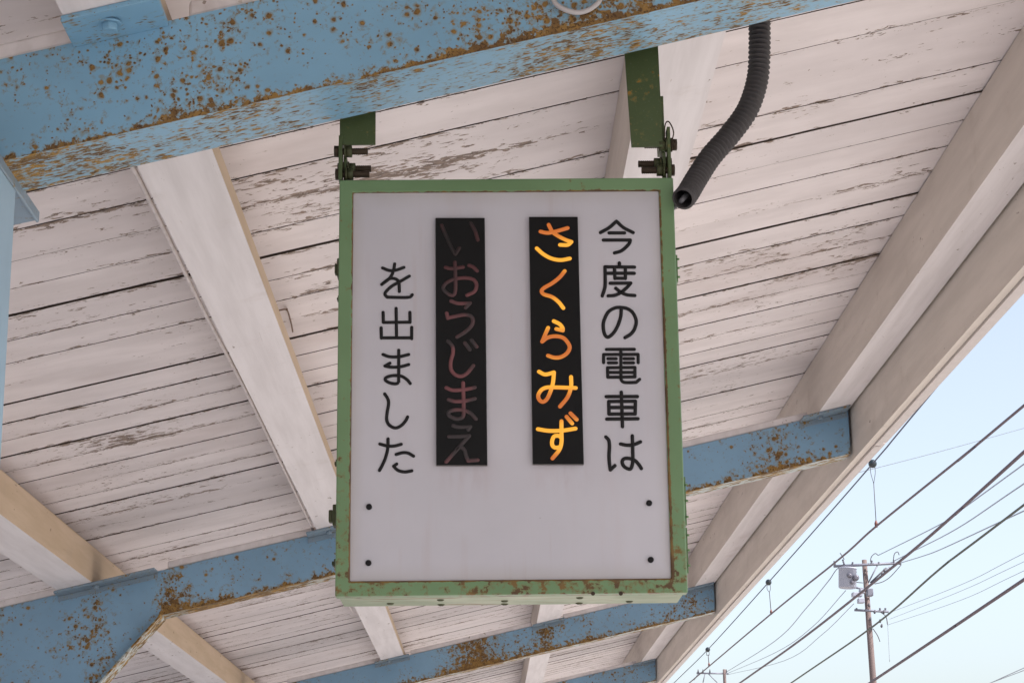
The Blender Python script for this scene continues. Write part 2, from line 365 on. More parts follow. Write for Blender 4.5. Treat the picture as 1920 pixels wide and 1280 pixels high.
# purlins along the platform
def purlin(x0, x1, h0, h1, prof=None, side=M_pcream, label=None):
    mb = MB(); ys = [CY0]+[i*1.0 for i in range(-3, 42)]
    for i in range(len(ys)-1):
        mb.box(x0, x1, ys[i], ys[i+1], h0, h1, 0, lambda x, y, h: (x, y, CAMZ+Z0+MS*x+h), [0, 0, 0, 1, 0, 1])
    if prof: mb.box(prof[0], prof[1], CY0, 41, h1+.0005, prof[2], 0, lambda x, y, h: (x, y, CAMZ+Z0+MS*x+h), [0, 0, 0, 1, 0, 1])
    # weld the run of boxes into one clean beam
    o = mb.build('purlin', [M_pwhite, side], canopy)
    bm = bmesh.new(); bm.from_mesh(o.data); bmesh.ops.remove_doubles(bm, verts=bm.verts, dist=1e-5)
    bmesh.ops.delete(bm, geom=[f for f in bm.faces if abs(f.normal.y) > .9 and CY0+.1 < f.calc_center_median().y < 40.9], context='FACES')
    bm.to_mesh(o.data); bm.free()
    return part(o, label)
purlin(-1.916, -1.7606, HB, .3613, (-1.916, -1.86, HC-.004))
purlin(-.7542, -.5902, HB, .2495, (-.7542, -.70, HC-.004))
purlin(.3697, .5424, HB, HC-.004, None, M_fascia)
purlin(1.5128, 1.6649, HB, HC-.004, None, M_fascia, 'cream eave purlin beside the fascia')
# fascia and metal drip trim at the eave
def yz(px, py, X): p = at_x(px, py, X); return p.z-CAMZ
FX0, FX1 = 1.676, 1.706
zb = (yz(1920, 494, FX0)+yz(1626, 834, FX0))/2
ze = (yz(1654, 847, FX1+.05)+yz(1468, 1033, FX1+.05))/2
mb = MB(); mb.box(FX0, FX1, CY0, 41, CAMZ+zb, CAMZ+Z0+MS*FX0+HC+.049); mb.build('fascia_board', M_fascia, canopy)
mb = MB()
jy = [CY0, 2.0, 5.2, at_x(1626, 834, FX0).y, at_x(1468, 1033, FX1+.04).y, at_x(1358, 1148, FX1+.04).y, 19.5, 24, 28.5, 33, 37, 41]
for a, b_ in zip(jy[:-1], jy[1:]):
    j = random.uniform(-.003, .003)
    mb.box(FX1+.002, FX1+.03, a+.007, b_-.007, CAMZ+zb-.012+j, CAMZ+Z0+MS*FX1+HC+.05)
    mb.box(FX1+.0305, FX1+.052+j, a+.005, b_-.005, CAMZ+ze+j, CAMZ+ze+.30)
part(mb.build('eave_trim', M_trim, canopy), 'thin metal drip edge in lengths')

# rafters
def rafter(i, Y, Wf, near):
    A = []; mw, mu = (M_web, M_under) if near else (M_web2, M_under2)
    mb = MB(); t = .009
    tf = lambda x, y, h: rf(x, Y+y, h)
    xa, xb = -3.1, 1.662
    mb.box(xa, xb, 0, t, 0, HB, 0, tf, [1, 0, 0, 0, 0, 0])
    mb.box(xa, xb, t+.0003, Wf, 0, .011, 0, tf, [1, 0, 0, 0, 0, 0])
    mb.box(xa, xb, t+.0003, Wf, HB-.011, HB, 0, tf)
    mb.box(xb-.006, xb+.003, t+.001, Wf-.01, .012, HB-.012, 0, tf)
    o = mb.build('rafter_beam', [mw, mu], canopy)
    return o
rafters = []
lab = {0: 'nearest blue beam, thickly speckled with brown rust', 1: 'blue beam with rust along its lower edge and a knee plate', 2: 'blue beam with broad brown rust patches', 3: 'farthest visible blue beam stub at the eave'}
for i, Y in enumerate(BY):
    o = rafter(i, Y, .1716 if i == 0 else .14, i == 0); rafters.append(o)
    if i in lab: o['label'] = lab[i]
    # cleats that hold the purlins
    if i < 5:
        for (cx0, cx1, hh) in ((-.80, -.55, .05), (-1.93, -1.48, .03), (.34, .57, .04), (1.44, 1.655, .03)):
            if i == 0 and cx0 > 0: continue
            if i == 0 and cx0 > -1:
                mb = MB(); g0 = at_roof(105, 25, HB-.012); g1 = at_roof(312, 42, HB-.012)
                mb.box(g0.x, g1.x, 3.262, 3.3818, 0, .0105, 0, lambda x, y, h: (x, y+SK*x, CAMZ+Z0+MS*x+HB-.011+h), [1, 0, 0, 0, 0, 0])
                c = at_roof(207, 42, HB-.012)
                mb.tube([c, c+Vector((0, 0, -.004))], .021, 18, 1); mb.tube([c+Vector((0, 0, -.0042)), c+Vector((0, 0, -.018))], [.0165, .0150], 6, 1)
                mb.build('cleat', [M_cleat_near, M_cleat_near], o, bevel=.0015); continue
            mb = MB(); mb.box(cx0, cx1, -.115, -.0006, -.011, -.0006, 0, lambda x, y, h: rf(x, Y+y, HB+h))
            mb.box(cx0, cx1, -.0125, -.0008, -.034, -.0115, 0, lambda x, y, h: rf(x, Y+y, HB+h))
            c = Vector(rf(cx0*.6+cx1*.4, Y-.06, HB-.0112)); mb.tube([c, c+Vector((0, 0, -.014))], [.015, .0138], 6)
            mb.build('cleat', M_cleat, o, bevel=.0015)
    # packing boards lying on the beam between the purlins
    for (fx0, fx1) in ((-1.44, -.757), (-.545, .335), (-3.0, -1.935), (.565, 1.48)):
        mb = MB(); tf = lambda x, y, h: rf(x, Y+y, h)
        mb.box(fx0, fx1, .006, .040, HB+.0008, HB+.036, 0, tf)
        mb.build('packing_board', M_pwhite, canopy, bevel=.006)
# knee plates and columns
def column(X, Y, top, mat, w=.2):
    mb = MB(); mb.box(X-w, X, Y, Y+.009, 0, top); mb.box(X-w, X, Y+w-.009, Y+w, 0, top); mb.box(X-w/2-.004, X-w/2+.004, Y+.0095, Y+w-.0095, 0, top)
    mb.box(X-w-.05, X+.05, Y-.05, Y+w+.05, 0, .015)
    return mb.build('column', mat, canopy)
for i, Y in enumerate(BY[1:6]):
    mb = MB(); tf = lambda x, y, h: rf(x, Y+y, h)
    xk = -1.455; t = .012; dx = .95; dh = -.95-.0
    # web of the knee, slightly proud of the beam
    b = len(mb.v); P = [(xk, 0), (xk, HB-.012), (xk-dx, HB-.012), (xk-dx, -.86)]
    pf = [tf(x, -.003, h) for x, h in P]; pb = [tf(x, -.0004, h) for x, h in P]
    mb.v += pf+pb
    mb.face((0, 1, 2, 3), [(0, 1)]*4); mb.face((7, 6, 5, 4), [(0, 1)]*4)
    for k in range(4): mb.face((k, (k+1) % 4, 4+(k+1) % 4, 4+k), [(0, 1)]*4)
    kn = part(mb.build('knee_plate', M_web2, canopy))
    mb = MB()
    a0 = (xk, -.0005); a1 = (xk-dx, -.8605); nx, nh = -.011*.67, -.011
    f8 = [tf(a0[0]+.0, -.05, a0[1]-.012), tf(a0[0], .10, a0[1]-.012), tf(a1[0], .10, a1[1]-.014), tf(a1[0], -.05, a1[1]-.014),
          tf(a0[0]-.0, -.05, a0[1]), tf(a0[0], .10, a0[1]), tf(a1[0], .10, a1[1]), tf(a1[0], -.05, a1[1])]
    mb.hexa([f8[0], f8[1], f8[2], f8[3], f8[4], f8[5], f8[6], f8[7]], 0)
    mb.build('knee_flange', M_under2, kn)
    column(xk-dx, Y, CAMZ+Z0+MS*(xk-dx)-.02, M_col)
# near post under the first beam, with its cap plate
XC = at_y(22, 500, 3.535).x
mb = MB(); mb.box(XC-.18, XC, 3.365, 3.535, 0.016, CAMZ+Z0+MS*XC-.02); mb.box(XC-.25, XC+.07, 3.30, 3.60, 0, .0155)
o = mb.build('column', M_col, canopy, bevel=.004); o['label'] = 'pale blue steel post under the nearest beam'
mb = MB(); xcp = at_roof(72, 412, -.012)
mb.box(XC-.3, xcp.x, 3.10, xcp.y, 0, .012, 0, lambda x, y, h: (x, y, CAMZ+Z0+MS*x-.013+h)); 
mb.box(xcp.x-.004, xcp.x+.002, 3.10, xcp.y, 0, .022, 0, lambda x, y, h: (x, y, CAMZ+Z0+MS*x-.018+h))
mb.build('cap_plate', [M_cleat], o, bevel=.002)

# ------------------------------------------------------------------ hanging sign
YS = 3.6347; SX, SW, SH = .049, .65, .8103; SZ = CAMZ+.5003
x0, x1, z0, z1 = SX-SW/2, SX+SW/2, SZ, SZ+SH
sign = empty('train_sign', (SX, YS+.075, SZ), 'green framed hanging sign box with white face, black lettering and one lit orange strip', 'sign')
DP = .150; FW = .027
mb = MB()
mb.box(x0+.0035, x1-.0035, YS+.0052, YS+DP, z0+.0035, z1-.0035)
hs = mb.build('housing', M_green, sign, bevel=.006)
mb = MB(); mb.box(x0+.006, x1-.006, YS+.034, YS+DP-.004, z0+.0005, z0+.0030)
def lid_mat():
    m = Mat('streaked_cream_green_paint', .5, .3)
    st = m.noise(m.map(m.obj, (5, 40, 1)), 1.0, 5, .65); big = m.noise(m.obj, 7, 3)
    c = m.mix(m.sm(big, .35, .65), (.215, .265, .17), (.36, .39, .285))  # underside coloured paler than the housing, brown streaks go over it
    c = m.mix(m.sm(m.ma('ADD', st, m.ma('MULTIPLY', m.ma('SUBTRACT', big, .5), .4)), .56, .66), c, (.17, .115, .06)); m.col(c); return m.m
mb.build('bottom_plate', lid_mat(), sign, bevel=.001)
mb = MB()   # front frame: one welded ring
o4 = [(x0, z0), (x1, z0), (x1, z1), (x0, z1)]; i4 = [(x0+FW, z0+FW+.001), (x1-FW-.003, z0+FW), (x1-FW-.002, z1-FW), (x0+FW, z1-FW+.001)]
for yy, c4 in ((YS-.001, o4), (YS-.001, i4), (YS+.030, o4), (YS+.0035, i4)): mb.v += [(p[0], yy, p[1]) for p in c4]
for k in range(4):
    j = (k+1) % 4
    mb.face((k, j, 4+j, 4+k)); mb.face((8+k, 8+j, j, k)); mb.face((4+k, 4+j, 12+j, 12+k))
def frame_mat():
    m = Mat('green_frame_paint', .4, .4)
    x, y, z = m.sep(m.obj); cx, cz = SX-.0, SZ+SH/2
    dx = m.ma('SUBTRACT', SW/2-FW, m.ma('ABSOLUTE', m.ma('SUBTRACT', x, cx))); dz = m.ma('SUBTRACT', SH/2-FW, m.ma('ABSOLUTE', m.ma('SUBTRACT', z, cz)))
    inner = m.ma('ABSOLUTE', m.ma('MINIMUM', dx, dz))
    lowz = m.sm(z, SZ, SZ+.45, 1.0, 0.0)
    n = m.noise(m.map(m.obj, (1, 1, 1), (3, 1, 5)), 60, 5, .62); big = m.noise(m.map(m.obj, (1, 1, 1), (7, 1, 2)), 6, 3)
    val = m.ma('ADD', n, m.ma('MULTIPLY', m.ma('SUBTRACT', big, .5), .55))
    val = m.ma('ADD', val, m.ma('MULTIPLY', lowz, .15)); val = m.ma('SUBTRACT', val, .03)
    val = m.ma('ADD', val, m.sm(inner, 0, .0045, .34, 0))
    tone = m.noise(m.obj, 4, 3)
    c = m.mix(m.sm(tone, .3, .7), (.115, .195, .092), (.14, .235, .118))
    c = m.mix(m.ma('MULTIPLY', m.sm(val, .60, .70), .6), c, (.15, .13, .05))
    c = m.mix(m.sm(val, .69, .74), c, m.mix(m.sm(m.noise(m.obj, 25, 2), .4, .6), (.075, .038, .012), (.15, .085, .02)))
    m.col(c); m.bump(n, .15, .001); return m.m
mb.build('frame', frame_mat(), sign, bevel=.0025)
mb = MB(); YP = YS+.004
mb.box(x0+.02, x1-.02, YP, YP+.0018, z0+.02, z1-.02)
face = mb.build('face_panel', M_panel, sign)
def PX(px, py, Y=YP): return at_y(px, py, Y)
def A(*p): return [(980+x*.20316, 390+y*.20316) for x, y in p]
def B(*p): return [(980+x*.21094, 630+y*.21094) for x, y in p]
def Cc(*p): return [(670+x*.20316, 390+y*.20316) for x, y in p]
def D(*p): return [(670+x*.21094, 630+y*.21094) for x, y in p]
def char(name, strokes, rpx, mat, parent, Y):
    mb = MB(); r = rpx/FPX*YS*1.035
    for st in strokes:
        pts = spline([PX(px, py, Y) for px, py in st])
        mb.tube(pts, r, 10, 0, True, Vector((0, 1, 0)), True)
    return mb.build(name, mat, parent)
RB, LB = 3.4, 3.1
black_chars = [
 (RB, [A((718,227),(800,180),(866,122)), A((866,122),(930,180),(1020,227)), A((798,230),(940,230)), A((745,296),(993,296)), A((993,296),(985,325),(950,365),(905,398),(848,415))]),
 (RB, [A((893,507),(893,545)), A((760,543),(1032,545)), A((760,543),(762,700),(755,750),(735,810)), A((775,602),(1030,602)), A((848,560),(852,650)), A((948,560),(948,650)), A((862,648),(940,648)), A((808,694),(998,692)), A((998,692),(960,735),(905,780),(850,805),(790,810)), A((860,740),(905,775),(960,800),(1035,807))]),
 (RB, [A((910,930),(905,1000),(880,1080),(840,1150),(790,1190),(760,1170),(745,1110),(750,1040),(790,960),(850,922),(905,917),(970,930),(1020,970),(1048,1040),(1035,1110),(1000,1160),(945,1195))]),
 (RB*.92, [B((745,118),(993,117)), B((873,118),(874,375)), B((720,235),(720,163)), B((720,163),(1026,162)), B((1026,162),(1027,235)), B((758,200),(832,200)), B((762,237),(835,237)), B((902,200),(985,200)), B((902,237),(985,237)), B((755,280),(998,278)), B((755,280),(757,365)), B((998,278),(998,362)), B((757,365),(998,362)), B((760,322),(995,322)), B((874,365),(880,395),(905,410),(960,412),(1010,410)), B((1010,410),(1040,383))]),
 (RB, [B((743,537),(1020,536)), B((877,498),(888,803)), B((765,580),(1002,577)), B((765,580),(768,692)), B((1002,577),(1000,690)), B((768,692),(1000,690)), B((780,633),(990,633)), B((748,736),(1025,733))]),
 (RB, [B((740,895),(765,925),(772,980),(768,1060),(772,1130),(780,1187)), B((780,1187),(820,1150)), B((870,957),(930,968),(990,962),(1047,938)), B((975,885),(978,990),(980,1080),(975,1140),(955,1180),(905,1160),(885,1120),(900,1090),(945,1085),(1000,1105),(1040,1150),(1055,1175))]),
 (LB, [Cc((233,553),(290,575),(350,575),(430,548)), Cc((345,515),(330,590),(295,650),(225,705)), Cc((225,705),(290,655),(335,650),(370,665),(385,700),(388,770)), Cc((480,628),(400,675),(320,720),(270,765),(255,795),(275,822)), Cc((275,822),(400,825),(480,822),(507,800))]),
 (LB, [Cc((358,925),(362,1195)), Cc((238,962),(240,1055)), Cc((485,962),(487,1053)), Cc((240,1055),(487,1053)), Cc((220,1105),(222,1200)), Cc((502,1100),(502,1205)), Cc((222,1197),(502,1197))]),
 (LB, [D((228,163),(290,183),(370,183),(457,163)), D((290,240),(245,265)), D((245,265),(300,275),(380,272),(457,252)), D((368,125),(368,380),(365,410),(340,423),(290,415),(250,390),(260,365),(320,350),(390,355),(440,385),(470,420))]),
 (LB, [D((243,513),(270,555),(278,600),(265,680),(262,745),(285,790),(340,815),(395,790),(430,750),(447,717))]),
 (LB, [D((200,957),(270,975),(330,975),(390,960)), D((273,912),(270,1000),(250,1080),(225,1140),(197,1192)), D((345,1050),(400,1035),(450,1038),(500,1065)), D((350,1135),(322,1155)), D((322,1155),(360,1190),(420,1205),(485,1195))]),
]
for r_, st in black_chars: char('black_character', st, r_, M_black, face, YP-.0008)
def strip(p, label):
    mb = MB(); a = [PX(*q, YP) for q in p]; T = .009
    f = [PX(*q, YP-T) for q in p]
    # front plate inset inside a thin border
    def ins(c, d):
        m_ = sum((Vector(q) for q in c), Vector())/4
        return [Vector((q.x+(d if q.x < m_.x else -d), q.y, q.z+(d if q.z < m_.z else -d))) for q in c]
    fr = [Vector((q.x, YP-T, q.z)) for q in a]; bk = [Vector((q.x, YP-.0002, q.z)) for q in a]
    mb.hexa([bk[3], bk[2], bk[1], bk[0], fr[3], fr[2], fr[1], fr[0]], 0, None, [1, 0, 1, 1, 1, 1])
    o = mb.build('display_strip', [M_strip, M_edge], sign, bevel=.0012); o['label'] = label; return o
TS = .009
s_dim = strip([(816.5, 411), (909, 411), (914, 874), (818, 874)], 'unlit black strip with faint brownish letters')
s_lit = strip([(991.5, 409), (1083, 409), (1094.5, 872), (998.5, 872)], 'black strip with glowing orange letters')
zp = PX(1040, 480).z; per = (PX(1040, 480).z-PX(1040, 592).z); M_lit = lamp_mat(zp, per)
lit = [
 [A((165,218),(230,230),(310,215),(415,185)), A((240,155),(275,220),(330,260),(400,295),(450,312)), A((450,312),(415,340),(345,340)), A((130,372),(190,425),(265,465),(350,480),(435,466))],
 [A((388,582),(340,640),(270,695),(200,735),(175,765),(195,795),(270,820),(330,865),(375,922))],
 [A((287,1043),(340,1070),(368,1105),(370,1130)), A((370,1130),(310,1115)), A((235,1105),(215,1150),(180,1232)), A((180,1232),(230,1195),(300,1182),(370,1195),(412,1235))+B((418,100),(395,150),(340,185),(280,190),(225,173))],
 [B((145,315),(200,340),(278,322)), B((278,322),(268,420),(240,510),(210,565),(175,583),(145,560),(140,520),(170,475),(220,455),(300,455),(472,460)), B((430,362),(430,450),(400,540),(332,625))],
 [B((390,715),(440,775)), B((425,685),(480,740)), B((135,825),(230,840),(350,838),(470,820)), B((345,755),(345,850),(345,940),(325,1010),(265,1085)), B((342,900),(320,885),(280,890),(262,930),(265,970),(290,990),(330,985))],
]
dim = [
 [Cc((778,160),(820,260),(870,370),(905,425)), Cc((905,425),(940,370)), Cc((1045,140),(1085,210),(1112,295))],
 [Cc((815,548),(870,560),(975,545)), Cc((900,500),(905,650),(905,750),(890,800),(850,800),(800,760),(795,725),(830,685),(900,655),(990,645),(1070,660),(1100,710),(1080,770),(1012,805)), Cc((1030,530),(1070,545),(1105,580))],
 [Cc((865,858),(930,880),(1040,878)), Cc((1040,878),(1000,920)), Cc((825,970),(835,1015)), Cc((835,1015),(900,1000),(980,985),(1045,995),(1068,1040),(1050,1090),(1000,1140),(920,1190))],
 [D((805,45),(845,90),(850,150),(830,230),(835,300),(875,345),(930,355),(980,325),(1030,262)), D((955,60),(1000,120)), D((1015,35),(1060,95))],
 [D((790,458),(850,480),(950,475),(1045,455)), D((810,565),(870,580),(960,575),(1045,555)), D((940,415),(945,600),(945,690),(930,725),(880,735),(820,710),(810,680),(840,660),(920,655),(1000,680),(1055,735))],
 [D((850,795),(900,808),(1005,805)), D((1005,805),(985,830)), D((815,892),(900,892),(995,885)), D((995,885),(900,990),(790,1115)), D((880,1010),(915,985),(950,1010),(965,1060),(985,1105)), D((985,1105),(1070,1100))],
]
for st in lit: char('lit_character', st, 3.75, M_lit, s_lit, YP-TS-.0004)
for st in dim: char('unlit_character', st, 3.6, M_dim, s_dim, YP-TS-.0002)
for p in ((692, 950), (691, 1055), (1217, 943), (1220, 1049)):
    mb = MB(); c = PX(*p); mb.tube([c, c+Vector((0, -.004, 0)), c+Vector((0, -.0062, 0))], [.0056, .0056, .0032], 14)
    mb.box(c.x-.003, c.x+.003, c.y-.0072, c.y-.006, c.z-.0006, c.z+.0006)
    mb.build('screw', M_black, sign)
for (px, py) in ((732, 1131), (826, 1124), (828, 1138), (946, 1126), (946, 1135), (1087, 1120), (1084, 1136), (1180, 1127)):
    d = ray(px, py); t = (SZ-CAMZ)/d.z; c = C0+d*t; c.y = min(max(c.y, YS+.046), YS+DP-.020)
    mb = MB(); mb.tube([c+Vector((0, 0, .004)), c-Vector((0, 0, .0005)), c-Vector((0, 0, .0022))], [.0070, .0070, .004], 12); mb.build('rivet', M_bgreen, sign)
for (px, py) in ((1112, 1112), (1164, 1112)):
    c = PX(px, py, YS-.001); mb = MB(); mb.tube([c, c+Vector((0, -.003, 0))], [.004, .003], 10); mb.build('rivet', M_iron, sign)
for (py, hh, ww) in ((503, .018, .010), (966, .020, .016), (1055, .007, .009), (868, .006, .006), (560, .004, .005)):
    c = PX(634, py, YS+.03); mb = MB()
    mb.box(x0-ww*.5, x0+.001, YS+.02, YS+.055, c.z-hh, c.z+hh); mb.box(x0-ww, x0-ww*.5-.0003, YS+.028, YS+.047, c.z-hh*.6, c.z+hh*.55)
    mb.build('latch', M_bgreen, sign, bevel=.002)
for (ya, yb) in ((895, 985), (990, 1075), (480, 530)):
    a = PX(1288, ya, YS+.02); b_ = PX(1288, yb, YS+.02); mb = MB()
    mb.box(x1-.001, x1+.004, YS+.012, YS+.05, b_.z, a.z)
    for k in range(3):
        z = b_.z+(a.z-b_.z)*(k+.5)/3; mb.cyl((x1+.002, YS+.011, z), (x1+.0075, YS+.011, z), .0022, 8)
    mb.build('hinge', M_green, sign)

# ------------------------------------------------------------------ brackets the sign hangs from
HG = 'green brackets carrying the sign'
def hanger(xa, xb, ztop, zbot, sgn, Y, label, bolts, strap, plates, group=HG):
    """xa..xb front leg; sgn -1: side leg at the left"""
    root = empty('hanger_bracket', ((xa+xb)/2, Y, ztop), label, 'bracket', group)
    mb = MB()
    tl = .012*(1 if sgn > 0 else 0)
    mb.hexa([(xa, Y, zbot), (xb, Y, zbot), (xb, Y+.006, zbot), (xa, Y+.006, zbot), (xa-tl, Y, ztop), (xb-tl*.3, Y, ztop), (xb-tl*.3, Y+.006, ztop), (xa-tl, Y+.006, ztop)])
    xs_ = xa if sgn < 0 else xb-.006
    t2 = 0 if sgn < 0 else -tl*.3
    mb.hexa([(xs_, Y+.0065, zbot), (xs_+.006, Y+.0065, zbot), (xs_+.006, Y+.06, zbot), (xs_, Y+.06, zbot), (xs_+t2, Y+.0065, ztop), (xs_+.006+t2, Y+.0065, ztop), (xs_+.006+t2, Y+.06, ztop), (xs_+t2, Y+.06, ztop)])
    mb.build('angle_bar', M_green_dk, root, bevel=.001)
    mb = MB(); mb.box(xa+.004, xb-.016, 3.50, Y-.0004, ztop-.06, ztop); mb.build('mount_plate', M_green_dk, root)
    for (sx0, sx1, sa, sb, sy) in plates:
        mb = MB(); mb.box(sx0, sx1, Y+sy, Y+sy+.032, sb, sa); mb.build('strap_plate', M_green_dk, root, bevel=.001)
    for (bz, by, xh, xt) in bolts:      # head side, tip side
        s_ = 1 if xt > xh else -1; mb = MB()
        mb.tube([(xh, by, bz), (xh+s_*.009, by, bz)], .0115, 6)
        mb.tube([(xh+s_*.0091, by, bz), (xh+s_*.012, by, bz)], .014, 14)
        n_ = 26; L = abs(xt-xh)-.012
        mb.tube([(xh+s_*(.0121+L*k/n_), by, bz) for k in range(n_+1)], [.0062+(.0007 if k % 2 else 0) for k in range(n_+1)], 10)
        bo = mb.build('bolt', M_iron, root)
        mb = MB(); q = xh+s_*.020; mb.tube([(q, by, bz), (q+s_*.003, by, bz)], .0145, 14); mb.tube([(q+s_*.0032, by, bz), (q+s_*.015, by, bz)], .0118, 6)
        mb.build('nut', M_bgreen, bo)
    return root
YH = YS+.003
def xz(px, py, Y=YH): p = at_y(px, py, Y); return p.x, p.z
xa, zt = xz(638, 150); xb, zbm = xz(704, 271)
zs0 = xz(640, 255)[1]; zs1 = z1+.001
hanger(xa, xb, CAMZ+Z0+MS*xa+.13, zbm, -1, YH, 'short green angle bracket with three rusty bolts at the sign left corner',
       [(xz(640, 281)[1], YH+.010, xz(626, 281)[0], xz(689, 281)[0]), (xz(640, 307)[1], YH+.030, xz(631, 307)[0], xz(694, 307)[0]), (xz(640, 323)[1], YH+.012, xz(628, 323)[0], xz(692, 323)[0])],
       None, [(xz(635, 290)[0], xz(642, 290)[0], zs0, zs1, -.004), (xz(643, 290)[0], xz(649, 290)[0], xz(1, 290)[1], zs1, .02)])
xa, _ = xz(1184, 275); xb, zbm = xz(1243, 275)
hr = hanger(xa, xb, CAMZ+Z0+MS*xa+.13, zbm, 1, YH, 'long green angle bracket with three rusty bolts at the sign right corner',
       [(xz(640, 273)[1], YH+.010, xz(1270, 273)[0], xz(1209, 273)[0]), (xz(640, 302)[1], YH+.030, xz(1262, 302)[0], xz(1199, 302)[0]), (xz(640, 320)[1], YH+.012, xz(1266, 320)[0], xz(1204, 320)[0])],
       None, [(xz(1251, 270)[0], xz(1257, 270)[0], xz(1, 248)[1], zs1, -.004), (xz(1239, 270)[0], xz(1247.5, 270)[0], xz(1, 186)[1], xz(1, 290)[1], .008), (xz(1243, 270)[0], xz(1249, 270)[0], xz(1, 290.5)[1], zs1, .012)])
mb = MB(); mb.tube(spline([at_y(px, py, YH-.004) for px, py in ((1246, 262), (1247, 235), (1253, 228), (1260, 238), (1263, 250), (1261, 262), (1264, 272))]), .0014, 6)
mb.build('tie_wire', M_iron, hr)

# ------------------------------------------------------------------ black corrugated conduit
pts = [(1424, -60, 3.70), (1424, 30, 3.70), (1424, 95, 3.70), (1420, 150, 3.70), (1402, 205, 3.69), (1369, 252, 3.68), (1332, 295, 3.665), (1306, 335, 3.645), (1290, 362, 3.620), (1281, 373, 3.595)]
cl = spline([at_y(*p) for p in pts], 30)
L = [0]
for a, b_ in zip(cl[:-1], cl[1:]): L.append(L[-1]+(b_-a).length)
N = int(L[-1]/.00115); path = []; j = 0
for i in range(N+1):
    s_ = L[-1]*i/N
    while j < len(L)-2 and L[j+1] < s_: j += 1
    path.append(cl[j].lerp(cl[j+1], (s_-L[j])/max(L[j+1]-L[j], 1e-9)))
cd = empty('flexible_conduit', path[0], 'black ribbed flexible conduit curving down from the blue beam to the sign', 'conduit')
mb = MB(); mb.tube(path, [.0200+.0029*math.cos(2*math.pi*(i*.00115)/.0104) for i in range(N+1)], 22, 0, False)
t_ = (path[-1]-path[-4]).normalized()
mb.tube([path[-1]-t_*k*.01 for k in range(6)], .0165, 22, 0, False); mb.build('ribbed_sleeve', M_rubber, cd)
mb = MB(); q = path[-1]
mb.tube(spline([q-t_*.05, q-t_*.008+Vector((-.004, 0, -.004)), at_y(1272, 381, YS+.01), Vector((x1-.002, YS+.03, at_y(1270, 383, YS).z))]), .0052, 10); mb.build('inner_cable', plainm('dull_cable', (.10, .10, .11), .5), cd)

# grey loop of cable hanging over the near beam's face
pts = [(1030, -160), (1028, -60), (1036, -5), (1052, 15), (1084, 24), (1112, 14), (1128, -8), (1134, -60), (1130, -160)]
mb = MB(); Yc = 3.3824-.016; mb.tube(spline([at_y(px, py, Yc-.054*.1) for px, py in pts], 8), .0046, 10)
tag(mb.build('cable_loop', M_cable, origin=at_y(1084, 24, Yc)), 'thin grey cable loop hanging against the nearest blue beam at the top', 'cable')
# white cable along the left of the plank purlin
pl = [at_roof(px, py, .222) for px, py in ((228, 280), (252, 322), (318, 455), (388, 592), (455, 722), (521, 856), (583, 985))]
pl = pl+[pl[-1]+(pl[-1]-pl[-2])*2]
mb = MB(); mb.tube(spline([p+Vector((random.uniform(-.002, .002), 0, 0)) for p in pl], 8), .0062, 8)
tag(mb.build('ceiling_cable', M_wcable, origin=pl[1]), 'thin white painted cable along the left side of the broad white plank', 'cable')
# small bent wire hook on the ceiling
mb = MB(); mb.tube(spline([at_roof(px, py, HC-.02) for px, py in ((522, 582), (536, 580), (541, 588), (546, 606), (549, 622))], 5), .0026, 6)
mb.tube([at_roof(538, 579, HC-.005), at_roof(538, 581, HC-.024)], .0026, 6)
tag(mb.build('wire_hook', plainm('brown_wire', (.16, .10, .07), .6), origin=at_roof(536, 580, HC-.01)), 'small bent brown wire hook on the boards left of the sign', 'hook')
mb = MB(); mb.tube(spline([at_y(px, py, 14.2) for px, py in ((1012, 1120), (1011, 1140), (1015, 1152), (1021, 1154), (1024, 1146), (1024, 1125))], 5), .005, 8)
tag(mb.build('wire_hook', M_cable, origin=at_y(1012, 1120, 14.2)), 'dark curved wire hook just below the sign bottom edge', 'hook')

# ------------------------------------------------------------------ overhead wires, droppers, poles
M_wire = plainm('dark_wire', (.06, .05, .06), .6, .2, 0, 0); M_wpur = plainm('mauve_wire', (.105, .075, .09), .6, .2, 0, 0); M_wgrn = plainm('greenish_wire', (.075, .08, .065), .6, .2, 0, 0)
M_thin = plainm('pale_wire', (.27, .29, .34), .7, .1, 0, 0)
M_wire2 = plainm('grey_wire', (.13, .135, .155), .8, .05, 0, 0)
GW = 'overhead wires beside the platform'
def wire_x(X, pts, wpx, mat, label, ext=True):
    P = [at_x(px, py, X) for px, py in pts]
    Yr = sorted(p.y for p in P)[len(P)//2]; r = wpx/2/FPX*Yr
    if ext:      # carry on past the viewer and down the line
        d0 = P[0]-P[1]; P = [P[0]+d0*((P[0].y+8)/abs(d0.y))]+P+[P[-1]+(P[-1]-P[-2])*2]
    mb = MB(); mb.tube(spline(P, 6), r, 8)
    return tag(mb.build('overhead_wire', mat, origin=P[1]), label, 'wire', GW)
XM = 3.2
wire_x(XM, [(1800, 673), (1636, 869), (1441, 1091), (1327, 1217), (1264, 1279)], 2.0, plainm('slate_wire', (.11, .115, .15), .7, .1, 0, 0), 'thin messenger wire nearest the roof edge carrying black ball insulators')
wire_x(XM, [(1920, 760), (1821.6, 842), (1643, 986), (1575.5, 1046), (1446, 1150), (1293, 1279)], 3.6, M_wpur, 'dark trolley wire hung below the ball insulators')
wire_x(4.0, [(1920, 847), (1800, 955), (1683, 1055), (1508, 1193.6), (1388, 1279)], 5.2, M_wpur, 'thick mauve cable crossing in front of the pole transformer')
wire_x(4.6, [(1920, 946), (1767, 1062), (1639, 1172), (1484, 1279)], 3.4, M_wgrn, 'greenish grey cable crossing the pole low on its shaft')
wire_x(4.6, [(1920, 1086), (1781.5, 1179), (1634, 1277.5)], 5.8, M_wpur, 'thickest mauve cable in the lower right corner')
